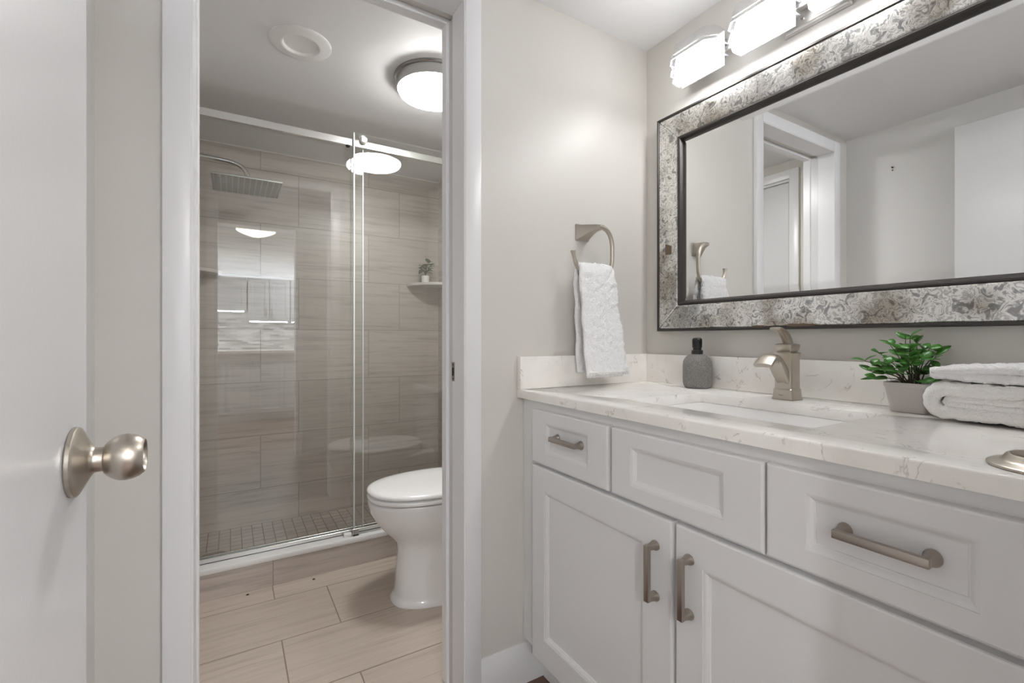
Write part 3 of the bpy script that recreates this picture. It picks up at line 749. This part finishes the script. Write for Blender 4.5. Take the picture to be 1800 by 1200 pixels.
# potted plant
PX, PY = 1.243, .410
t = thing('potted_plant', 'leafy green plant in a square taupe pot on the counter', 'plant', (PX, PY, .907))
bm = bm_new()
def psq(h, z, k=.3): return [(PX + x, PY + y, .907 + z) for x, y in rrect(0, 0, h, h, h * k, 4)]
loft(bm, [psq(.0285, 0), psq(.0310, .0015), psq(.0385, .050), psq(.0390, .053), psq(.0405, .0535), psq(.0412, .0625), psq(.0400, .0635), psq(.0385, .0630), psq(.0375, .056)])
obj('pot', bm, M['potgrey'], t, 40)
bm = bm_new(); loft(bm, [psq(.0374, .054), psq(.0378, .0565), psq(.02, .059)]); obj('soil', bm, M['soil'], t)
rs = random.Random(11); bs, bl = bm_new(), bm_new()
base = Vector((PX, PY, .963))
def wr(u, v, dep):   # camera ray helper: a point seen at photo pixel (u, v), `dep` metres deep
    yw = math.radians(31.1)
    F = Vector((math.sin(yw), math.cos(yw), 0)); R = Vector((math.cos(yw), -math.sin(yw), 0))
    return Vector((0, 0, 1.064)) + (F + R * ((u - 900) / 820.5) + Vector((0, 0, (594 - v) / 820.5))) * dep
dep0 = PX * math.sin(math.radians(31.1)) + PY * math.cos(math.radians(31.1))
tips = [(1532, 640, -.01), (1548, 622, -.02), (1565, 606, .0), (1578, 618, .02), (1592, 596, .01), (1600, 612, -.03), (1612, 602, .02), (1622, 614, .01), (1634, 612, -.02), (1646, 624, .0), (1560, 640, -.03), (1576, 634, -.02), (1590, 628, -.04), (1604, 634, -.03), (1620, 632, -.03), (1640, 644, -.01), (1556, 655, -.01), (1572, 652, -.04), (1610, 650, .03), (1630, 655, .0), (1644, 668, -.02), (1520, 634, .0), (1530, 652, -.02), (1648, 618, .01), (1600, 592, .0), (1540, 665, -.03), (1625, 672, -.045), (1548, 652, .02), (1585, 645, .03)]
axisR = Vector((math.cos(math.radians(31.1)), -math.sin(math.radians(31.1)), 0))
for (u, v, dd) in tips:
    tip = wr(u, v, dep0 + dd)
    st = base + Vector((rs.uniform(-.014, .014), rs.uniform(-.014, .014), -.006))
    mid = st.lerp(tip, .5) + Vector((0, 0, .012))
    pts = bez(st, st.lerp(mid, .6) + Vector((0, 0, .01)), mid, tip, 8)
    tube(bs, pts, [.0014 - .0001 * i for i in range(9)], 6)
    dr = (tip - st).normalized()
    for q in range(4):
        at = pts[-1 - (q // 2) * 2]
        a = rs.uniform(0, 2 * PI); sd = Vector((math.cos(a), math.sin(a), rs.uniform(-.3, .7)))
        ld = (dr * .5 + sd * .9)
        leaf(bl, at, ld, (rs.uniform(-.4, .4) - .3, rs.uniform(-.4, .4) - .4, 1), rs.uniform(.019, .028), rs.uniform(.0135, .018), .2, rs.uniform(.0, .3))
obj('stems', bs, M['stem'], t); obj('foliage', bl, M['leaf'], t, 60, solid=.0007)

# terry towels: thick ribbons swept along a fold line
def ribbon(bm, path, x0, x1, th, nx=14, amp=.0016, seed=0., freq=60):
    """path: (y, z) points; x0, x1 numbers or per point lists; a sheet of thickness th"""
    m = len(path); rings = []
    X0 = x0 if isinstance(x0, list) else [x0] * m; X1 = x1 if isinstance(x1, list) else [x1] * m
    for i, (y, z) in enumerate(path):
        a = path[max(i - 1, 0)]; b = path[min(i + 1, m - 1)]
        t = Vector((b[0] - a[0], b[1] - a[1])).normalized(); n = Vector((-t.y, t.x))
        e = th * .5 * (.6 if i in (0, m - 1) else 1)
        prof = [(X0[i] + (X1[i] - X0[i]) * k / nx, 1) for k in range(nx + 1)] + [(X1[i] + th * .35, 0)] + [(X1[i] - (X1[i] - X0[i]) * k / nx, -1) for k in range(nx + 1)] + [(X0[i] - th * .35, 0)]
        ring = []
        for (x, s) in prof:
            p = Vector((x, y + n.x * e * s, z + n.y * e * s))
            q = noise.noise(p * freq + Vector((seed, seed, seed))) * amp + noise.noise(p * freq * 5) * amp * .75
            ring.append(p + Vector((q * .4, n.x * q * (s or .5), n.y * q * (s or .5))))
        rings.append(ring)
    loft(bm, rings)

def resample(pts, step):
    out = [Vector(pts[0])]
    for a, b in zip(pts, pts[1:]):
        a, b = Vector(a), Vector(b); k = max(1, int((b - a).length / step))
        out += [a.lerp(b, (i + 1) / k) for i in range(k)]
    return [tuple(p) for p in out]
def smooth2(pts, it=2):
    for _ in range(it):
        q = [pts[0]]
        for a, b in zip(pts, pts[1:]):
            a, b = Vector(a), Vector(b); q += [tuple(a.lerp(b, .25)), tuple(a.lerp(b, .75))]
        pts = q + [pts[-1]]
    return pts

# towel ring and hand towel
RX, RZ = 1.013, 1.418
tr_ = thing('towel_ring', 'brushed nickel open towel ring on the grey wall', 'towel ring', (RX, YB, RZ))
bm = bm_new(); rings = []
for (dy, hx, hz, dx, dz) in ((0, .0275, .0275, 0, 0), (.003, .0275, .0275, 0, 0), (.006, .0255, .0255, 0, 0), (.018, .0205, .021, .004, .002), (.034, .0155, .0155, .010, .006), (.050, .0125, .0105, .017, .009), (.062, .0118, .0085, .024, .0095), (.072, .010, .0065, .028, .0095)):
    rings.append([(RX + dx + x, YB - dy, RZ + dz + z) for x, z in rrect(0, 0, hx, hz, .003, 2)])
loft(bm, rings); obj('wall_post', bm, M['nickel'], tr_, 30)
bm = bm_new(); ry = 1.158
p = bez((1.030, ry, 1.4275), (1.062, ry, 1.428), (1.085, ry, 1.412), (1.088, ry, 1.365), 10) + bez((1.088, ry, 1.35), (1.089, ry, 1.315), (1.085, ry, 1.288), (1.066, ry, 1.281), 8)[0:] + [Vector((1.03, ry, 1.279)), Vector((.985, ry, 1.279))] + bez((.965, ry, 1.280), (.940, ry, 1.282), (.930, ry, 1.30), (.9235, ry, 1.338), 8)
rad = [.0072] * len(p); rad[-1] = .0082; rad[-2] = .0062; rad[-3] = .0058
tube(bm, p, rad, 14); lathe(bm, p[-1], (p[-1] - p[-2]), [(-.002, .006), (0, .0088), (.0025, .0088), (.003, .0075)], 16); obj('ring', bm, M['nickel'], tr_, 50)
ht = thing('hand_towel', 'white terry hand towel hanging on the towel ring', 'towel', (1.02, ry, .945))
outer = [(1.118, .946)] + [(1.128, 1.04), (1.136, 1.14), (1.141, 1.22), (1.144, 1.275)] + [(1.148, 1.293), (1.158, 1.300), (1.168, 1.293)] + [(1.172, 1.275), (1.176, 1.20), (1.180, 1.10), (1.184, 1.02), (1.188, .952)]
path = resample(smooth2(outer), .003)
def xs(path, a, b):
    A, B = [], []
    for (y, z) in path:
        f = max(0, min(1, (1.30 - z) / .355)); front_ = y < 1.158
        l = a[0] + (a[1] - a[0]) * f; r = b[0] + (b[1] - b[0]) * f ** 1.2
        if not front_: l += .018 * f; r += .002 * f
        A.append(l + .002 * math.sin(z * 60)); B.append(r + .0025 * math.sin(z * 47 + 1))
    return A, B
A, B = xs(path, (.940, .948), (1.080, 1.118))
bm = bm_new(); ribbon(bm, path, A, B, .0135, 64, .0036, 1.); obj('outer_fold', bm, M['terry'], ht, 180)
inner = [(1.1345, .938), (1.143, 1.04), (1.148, 1.14), (1.150, 1.22), (1.1515, 1.262)]
path = resample(smooth2(inner), .007); A, B = xs(path, (.944, .962), (1.074, 1.108))
bm = bm_new(); ribbon(bm, path, A, B, .010, 22, .002, 4.); obj('inner_fold', bm, M['terry'], ht, 180)
bm = bm_new(); ribbon(bm, resample([(1.1105, .954), (1.1108, .9585)], .002), .950, 1.115, .0035, 20, .0005, 2.); obj('hem_stitch', bm, M['terry2'], ht, 180)

# folded towels on the counter
def spiral(y0, y1, z, hgt, lay):
    """fold line of a towel folded with its nose at y1"""
    c = z + hgt / 2
    out = [(y0, z + lay * .5)]
    out += [(y1 - hgt * .5, z + lay * .5)]
    for i in range(1, 10):
        a = -PI / 2 + PI * i / 10; r = (hgt - lay) / 2
        out.append((y1 - hgt * .55 + r * 1.12 * math.cos(a), c + r * math.sin(a)))
    out += [(y1 - hgt * .6, z + hgt - lay * .5), (y0, z + hgt - lay * .42)]
    return out
f1 = thing('folded_towel', 'larger folded white towel lying flat on the counter', 'towel', (1.22, .2, .907), 'folded towels by the plant')
bm = bm_new(); ribbon(bm, resample(smooth2(spiral(.05, .366, .9125, .0675, .024), 1), .004), 1.150, 1.292, .024, 44, .0036, 3.); obj('outer_layer', bm, M['terry2'], f1, 180)
bm = bm_new(); inn = [(.05, .9375), (.24, .9375), (.312, .9375), (.331, .9430), (.326, .9500), (.310, .9515), (.20, .9515), (.05, .9515)]
ribbon(bm, resample(smooth2(inn, 1), .006), 1.153, 1.29, .0145, 14, .0018, 9.); obj('inner_layer', bm, M['terry2'], f1, 180)
f2 = thing('folded_towel', 'smaller folded white washcloth resting on the larger towel', 'towel', (1.23, .2, .98), 'folded towels by the plant')
bm = bm_new(); top = [(.05, .9885), (.17, .9900), (.25, .9915), (.31, .9930), (.343, .9955), (.352, .9985), (.343, 1.0015), (.31, 1.0045), (.25, 1.0085), (.19, 1.0075), (.12, 1.002), (.05, .997)]
ribbon(bm, resample(smooth2(top, 1), .004), 1.154, 1.288, .0165, 44, .0032, 6.); obj('cloth_fold', bm, M['terry'], f2, 180)

# round nickel dish at the counter edge
t = thing('nickel_dish', 'round brushed nickel dish at the front counter edge', 'dish', (.838, .139, .907))
bm = bm_new(); lathe(bm, (.838, .139, .907), (0, 0, 1), [(0, .0585), (.0008, .060), (.0035, .060), (.005, .0575), (.0065, .050), (.0095, .046), (.0135, .0435), (.0155, .0415), (.0155, .0395), (.014, .0385), (.006, .037)], 72); obj('rim', bm, M['nickel'], t, 40)
bm = bm_new(); lathe(bm, (.838, .139, .9125), (0, 0, 1), [(0, .037), (.0008, .0365), (.001, .001)], 48); obj('well', bm, M['nickel_dark'], t, 40)

# ------------------------------------------------------------------ wall mirror
MY0, MY1, MZ0, MZ1 = .11, 1.150, 1.088, 1.831
FW = .102
mi = thing('wall_mirror', 'large wall mirror with mottled antique glass frame', 'mirror', (XM, .63, MZ0))
def rect(i, x): return [(x, MY1 - i, MZ0 + i), (x, MY0 + i, MZ0 + i), (x, MY0 + i, MZ1 - i), (x, MY1 - i, MZ1 - i)]
bm = bm_new(); loft(bm, [rect(0, XM - .001), rect(0, XM - .030), rect(.002, XM - .032), rect(.0065, XM - .032), rect(.008, XM - .029), rect(.008, XM - .001)], closed=True); obj('outer_lip', bm, M['dark_metal'], mi, 20)
bm = bm_new(); loft(bm, [rect(FW - .015, XM - .001), rect(FW - .015, XM - .027), rect(FW - .0135, XM - .0295), rect(FW - .010, XM - .030), rect(FW - .006, XM - .028), rect(FW - .001, XM - .0205), rect(FW, XM - .017), rect(FW, XM - .001)], closed=True); obj('inner_bead', bm, M['dark_metal'], mi, 20)
a, b = .0085, FW - .0155
xo, xi = XM - .0285, XM - .0275
def panel(q):
    bm = bm_new(); g = .0006
    O = rect(a, xo); I = rect(b, xi); k = (q + 1) % 4
    o0, o1, i0, i1 = (Vector(v) for v in (O[q], O[k], I[q], I[k]))
    t = (o1 - o0).normalized(); o0 += t * g; o1 -= t * g; i0 += t * g; i1 -= t * g
    bev = .0045
    cen = (o0 + o1 + i0 + i1) / 4
    top = [v + (cen - v).normalized() * 0 for v in (o0, o1, i1, i0)]
    inn = [o0 + t * bev + (i0 - o0).normalized() * bev, o1 - t * bev + (i1 - o1).normalized() * bev, i1 - t * bev - (i1 - o1).normalized() * bev, i0 + t * bev - (i0 - o0).normalized() * bev]
    base = [Vector((XM - .006, v.y, v.z)) for v in top]
    loft(bm, [base, top, [v + Vector((-.0018, 0, 0)) for v in inn]])
    return bm
for q in range(4): obj('antique_panel', panel(q), M['antique'], mi, 10)
bm = bm_new(); loft(bm, [rect(FW + .0005, XM - .004), rect(FW + .0005, XM - .0135), rect(FW + .020, XM - .0155)]); obj('mirror_glass', bm, M['mirror'], mi, 0)
def chip(y, z, wd, h, s):
    bm = bm_new(); rs = random.Random(s); n = 18; x = XM - .0312
    pr = [(y + wd * math.cos(2 * PI * i / n) * rs.uniform(.7, 1), z + h * math.sin(2 * PI * i / n) * rs.uniform(.55, 1)) for i in range(n)]
    loft(bm, [[(x + .0014, p, q) for p, q in pr], [(x, p, q) for p, q in pr]]); obj('worn_patch', bm, M['tarnish'], mi)
chip(.665, MZ0 + .0105, .050, .006, 1); chip(.78, MZ0 + .010, .02, .004, 2)
bm = bm_new(); yy, zz = 1.100, 1.370
loft(bm, [[(x, yy + .012, zz - .018), (x, yy - .012, zz - .018), (x, yy - .012, zz + .010), (x, yy + .012, zz + .020)] for x in (XM - .029, XM - .0312)]); obj('worn_patch', bm, M['tarnish'], mi)

# ------------------------------------------------------------------ vanity light
vl = thing('vanity_light', 'brushed nickel vanity light with four lit tiered glass shades', 'wall light', (XM, .637, 1.955))
bm = bm_new()
def yzrect(x, hy, hz, zc=1.958, yc=.637): return [(x, yc + hy, zc - hz), (x, yc - hy, zc - hz), (x, yc - hy, zc + hz), (x, yc + hy, zc + hz)]
loft(bm, [yzrect(XM, .0825, .066), yzrect(XM - .004, .0825, .066), yzrect(XM - .007, .079, .0625), yzrect(XM - .009, .079, .0625), yzrect(XM - .012, .0745, .058), yzrect(XM - .014, .0735, .057), yzrect(XM - .014, .02, .02)]); obj('backplate', bm, M['lamp_metal'], vl, 20)
bm = bm_new(); box(bm, (XM - .045, .637 - .40, 1.932), (XM - .036, .637 + .40, 1.972), .0015, 1); box(bm, (XM - .038, .60, 1.94), (XM - .012, .674, 1.965)); obj('bar', bm, M['lamp_metal'], vl)
for y, z in ((.637 - .055, 1.921), (.637 + .03, 1.918), (.637 + .055, 1.952)):
    bm = bm_new(); lathe(bm, (XM - .014 if z < 1.93 else XM - .045, y, z), (-1, 0, 0), [(0, .0042), (.002, .004), (.0028, .002)], 14); obj('screw', bm, M['steel'], vl)
def oct_(cx, cy, hx, hy, ch, z):
    return [(cx - hx, cy - hy + ch, z), (cx - hx + ch, cy - hy, z), (cx + hx, cy - hy, z), (cx + hx, cy + hy, z), (cx - hx + ch, cy + hy, z), (cx - hx, cy + hy - ch, z)]
SZ = 1.876
for i in range(4):
    cy = .637 + (1.5 - i) * .205; cx = 1.234
    bm = bm_new()
    prof = [(.030, .070, SZ), (.034, .076, SZ + .003), (.036, .0785, SZ + .028), (.0405, .0835, SZ + .030), (.0415, .0845, SZ + .036), (.0405, .0835, SZ + .042), (.0375, .080, SZ + .044), (.0375, .080, SZ + .064), (.0405, .0835, SZ + .066), (.0415, .0845, SZ + .072), (.0405, .0835, SZ + .078), (.036, .0785, SZ + .080), (.034, .076, SZ + .112), (.031, .073, SZ + .114)]
    loft(bm, [oct_(cx, cy, a, b, .026, z) for a, b, z in prof]); s = obj('glass_shade', bm, M['shade'], vl, 20)
    bm = bm_new(); loft(bm, [oct_(cx, cy, a, b, .022, z) for a, b, z in ((.030, .070, SZ + .0050), (.031, .071, SZ + .008), (.030, .070, SZ + .070), (.026, .066, SZ + .074))]); obj('lamp_tube', bm, M['tube'], s, 20)
    bm = bm_new(); loft(bm, [oct_(cx - .0135, cy, .019, .070, .012, z) for z in (SZ + .0032, SZ + .0044)]); obj('added_down_plate', bm, M['down'], s, 20)  # added glowing plate, throws more light down on the counter
    for zz, kk in ((.031, 0), (.0655, .001)):
        bm = bm_new()
        loft(bm, [oct_(cx, cy, .0372 + kk + q, .0800 + kk + q, .026, SZ + zz + dz) for q, dz in ((0, 0), (.0042, .0006), (.0042, .0018), (0, .0024))], cap=False); obj('shade_rib', bm, M['rib'], s, 20)
    bm = bm_new(); box(bm, (cx + .0312, cy - .076, SZ + .004), (cx + .0345, cy + .076, SZ + .108)); box(bm, (cx - .014, cy - .060, SZ + .078), (cx + .032, cy + .060, SZ + .080)); obj('added_light_shield', bm, M['white_plastic'], s)  # added plates keeping tube light off the wall and ceiling
    bm = bm_new(); box(bm, (cx + .0415, cy - .022, 1.934), (XM - .044, cy + .022, 1.970), .001, 1); obj('shade_arm', bm, M['lamp_metal'], vl)

# ------------------------------------------------------------------ kitchen behind the camera (mirrored in the shower glass)
def kdoor(parent, x0, x1, z0, z1, y, hx=None):
    bm = bm_new()
    def r(i, yy): return [(x0 + i, yy, z0 + i), (x1 - i, yy, z0 + i), (x1 - i, yy, z1 - i), (x0 + i, yy, z1 - i)]
    loft(bm, [r(0, y - .018), r(0, y - .001), r(.002, y), r(.052, y), r(.056, y - .007), r(.06, y - .007)])
    d = obj('door', bm, M['kcab'], parent, 20)
    if hx is not None:
        bm = bm_new(); zz = z0 + .06 if z0 > 1 else z1 - .18
        tube(bm, [(hx, y + .025, zz), (hx, y + .025, zz + .12)], .005, 8)
        for q in (.015, .105): tube(bm, [(hx, y, zz + q), (hx, y + .025, zz + q)], .004, 8)
        obj('handle', bm, M['nickel_dark'], d)
def kcab(x0, x1, z0, nd_, label):
    t = thing('wall_cabinet', label, 'kitchen cabinet', ((x0 + x1) / 2, -2.59, z0), 'kitchen wall cabinets')
    bm = bm_new(); box(bm, (x0, -2.748, z0), (x1, -2.44, 1.86)); obj('carcass', bm, M['kcab'], t)
    wd = (x1 - x0) / nd_
    for i in range(nd_):
        a = x0 + i * wd + .003; b = x0 + (i + 1) * wd - .003
        kdoor(t, a, b, z0 + .004, 1.855, -2.42, (b - .03) if (i % 2 == 0 and nd_ > 1) else (a + .03))
    bm = bm_new(); box(bm, (x0 + .02, -2.50, z0 - .012), (x1 - .03, -2.455, z0)); obj('light_strip', bm, M['strip'], t)
    bm = bm_new(); box(bm, (x0 + .01, -2.70, 1.86), (x1 - .01, -2.67, 1.872)); obj('top_light_strip', bm, M['top_strip'], t)
kcab(-.66, .182, 1.42, 2, 'grey kitchen wall cabinet with the higher bottom edge')
kcab(.196, .70, 1.29, 2, 'grey double door kitchen wall cabinet left of the last one')
kcab(.705, 1.21, 1.29, 2, 'grey double door kitchen wall cabinet farthest from the short one')
def base(x0, x1, label):
    t = thing('base_cabinet', label, 'kitchen cabinet', ((x0 + x1) / 2, -2.45, 0), 'kitchen base cabinets')
    bm = bm_new(); box(bm, (x0, -2.748, .1), (x1, -2.17, .868)); box(bm, (x0, -2.748, 0), (x1, -2.23, .1)); obj('carcass', bm, M['kcab'], t)
    h = (x0 + x1) / 2
    kdoor(t, x0 + .003, h - .002, .11, .86, -2.15, h - .035); kdoor(t, h + .002, x1 - .003, .11, .86, -2.15, h + .035)
base(-.7, -.05, 'grey kitchen base cabinet under the higher wall cabinet'); base(-.05, .6, 'grey kitchen base cabinet in the middle of the run'); base(.6, 1.25, 'grey kitchen base cabinet at the far end of the run')
bm = bm_new(); box(bm, (-.7, -2.748, .868), (1.25, -2.12, .905), .003, 1); tag(obj('kitchen_worktop', bm, M['kcounter']), 'pale kitchen worktop below the mosaic backsplash', 'worktop')
sbox('trim_7', (-.7, -2.748, .906), (1.25, -2.742, 1.40), M['splash'], 'grey and white mosaic strip backsplash in the kitchen', 'backsplash')
t = thing('wall_outlet', 'white outlet plate on the kitchen backsplash', 'outlet', (.44, -2.742, 1.09))
bm = bm_new(); box(bm, (.405, -2.742, 1.03), (.475, -2.737, 1.145), .002, 1); obj('plate', bm, M['white_plastic'], t)
for z in (1.066, 1.109):
    bm = bm_new(); box(bm, (.425, -2.738, z - .014), (.455, -2.7355, z + .014), .001, 1); obj('socket', bm, M['white_plastic'], t)
t = thing('light_switch', 'white rocker light switch beside the entry doorway', 'light switch', (.625, 0, 1.32))
bm = bm_new(); box(bm, (.59, 0, 1.262), (.66, .005, 1.378), .002, 1); obj('plate', bm, M['white_plastic'], t)
bm = bm_new(); box(bm, (.609, .004, 1.287), (.641, .008, 1.353), .002, 1); obj('rocker', bm, M['white_plastic'], t)
t = thing('hall_lamp', 'white glass bowl ceiling lamp reflected in the shower glass', 'ceiling light', (.21, -.48, CE))
bm = bm_new(); lathe(bm, (.21, -.48, CE), (0, 0, -1), [(0, .07), (.012, .068), (.02, .03), (.025, .01), (.10, .008), (.104, .012), (.108, .012), (.112, .006), (.118, .007), (.124, .002)], 32); obj('stem', bm, M['nickel'], t)
bm = bm_new(); lathe(bm, (.21, -.48, CE - .035), (0, 0, -1), [(0, .168), (.003, .170), (.012, .160), (.03, .125), (.048, .08), (.06, .04), (.066, .012)], 48); obj('glass_bowl', bm, M['bowl'], t)
for i, (x, y) in enumerate(((-.9, -1.9), (.75, -1.75), (1.5, -1.9))):  # unseen lamps added to brighten the kitchen and spill through the doorway
    t = thing('added_fill_lamp', 'added unseen kitchen fill light %s' % ('left of the bowl lamp', 'in the middle before the cabinets', 'right of the bowl lamp')[i], 'ceiling light', (x, y, CE), 'added kitchen fill lights')
    bm = bm_new(); lathe(bm, (x, y, CE), (0, 0, -1), [(0, .08), (.004, .08), (.006, .07), (.002, .062)], 32); obj('trim_ring', bm, M['white_plastic'], t)
    bm = bm_new(); lathe(bm, (x, y, CE - .001), (0, 0, -1), [(0, .062), (.001, .06), (.0012, .001)], 32); obj('lamp_face', bm, M['bowl'], t)
    L = bpy.data.lights.new('added_fill_beam', 'AREA'); L.shape = 'DISK'; L.size = .12; L.energy = KITCHEN_W; L.color = (.97, .985, 1)
    lo = bpy.data.objects.new('added_fill_beam', L); COL.objects.link(lo); lo.parent = t; lo.location = (0, 0, -.012)

for o in bpy.data.objects:
    if '_o' in o: del o['_o']
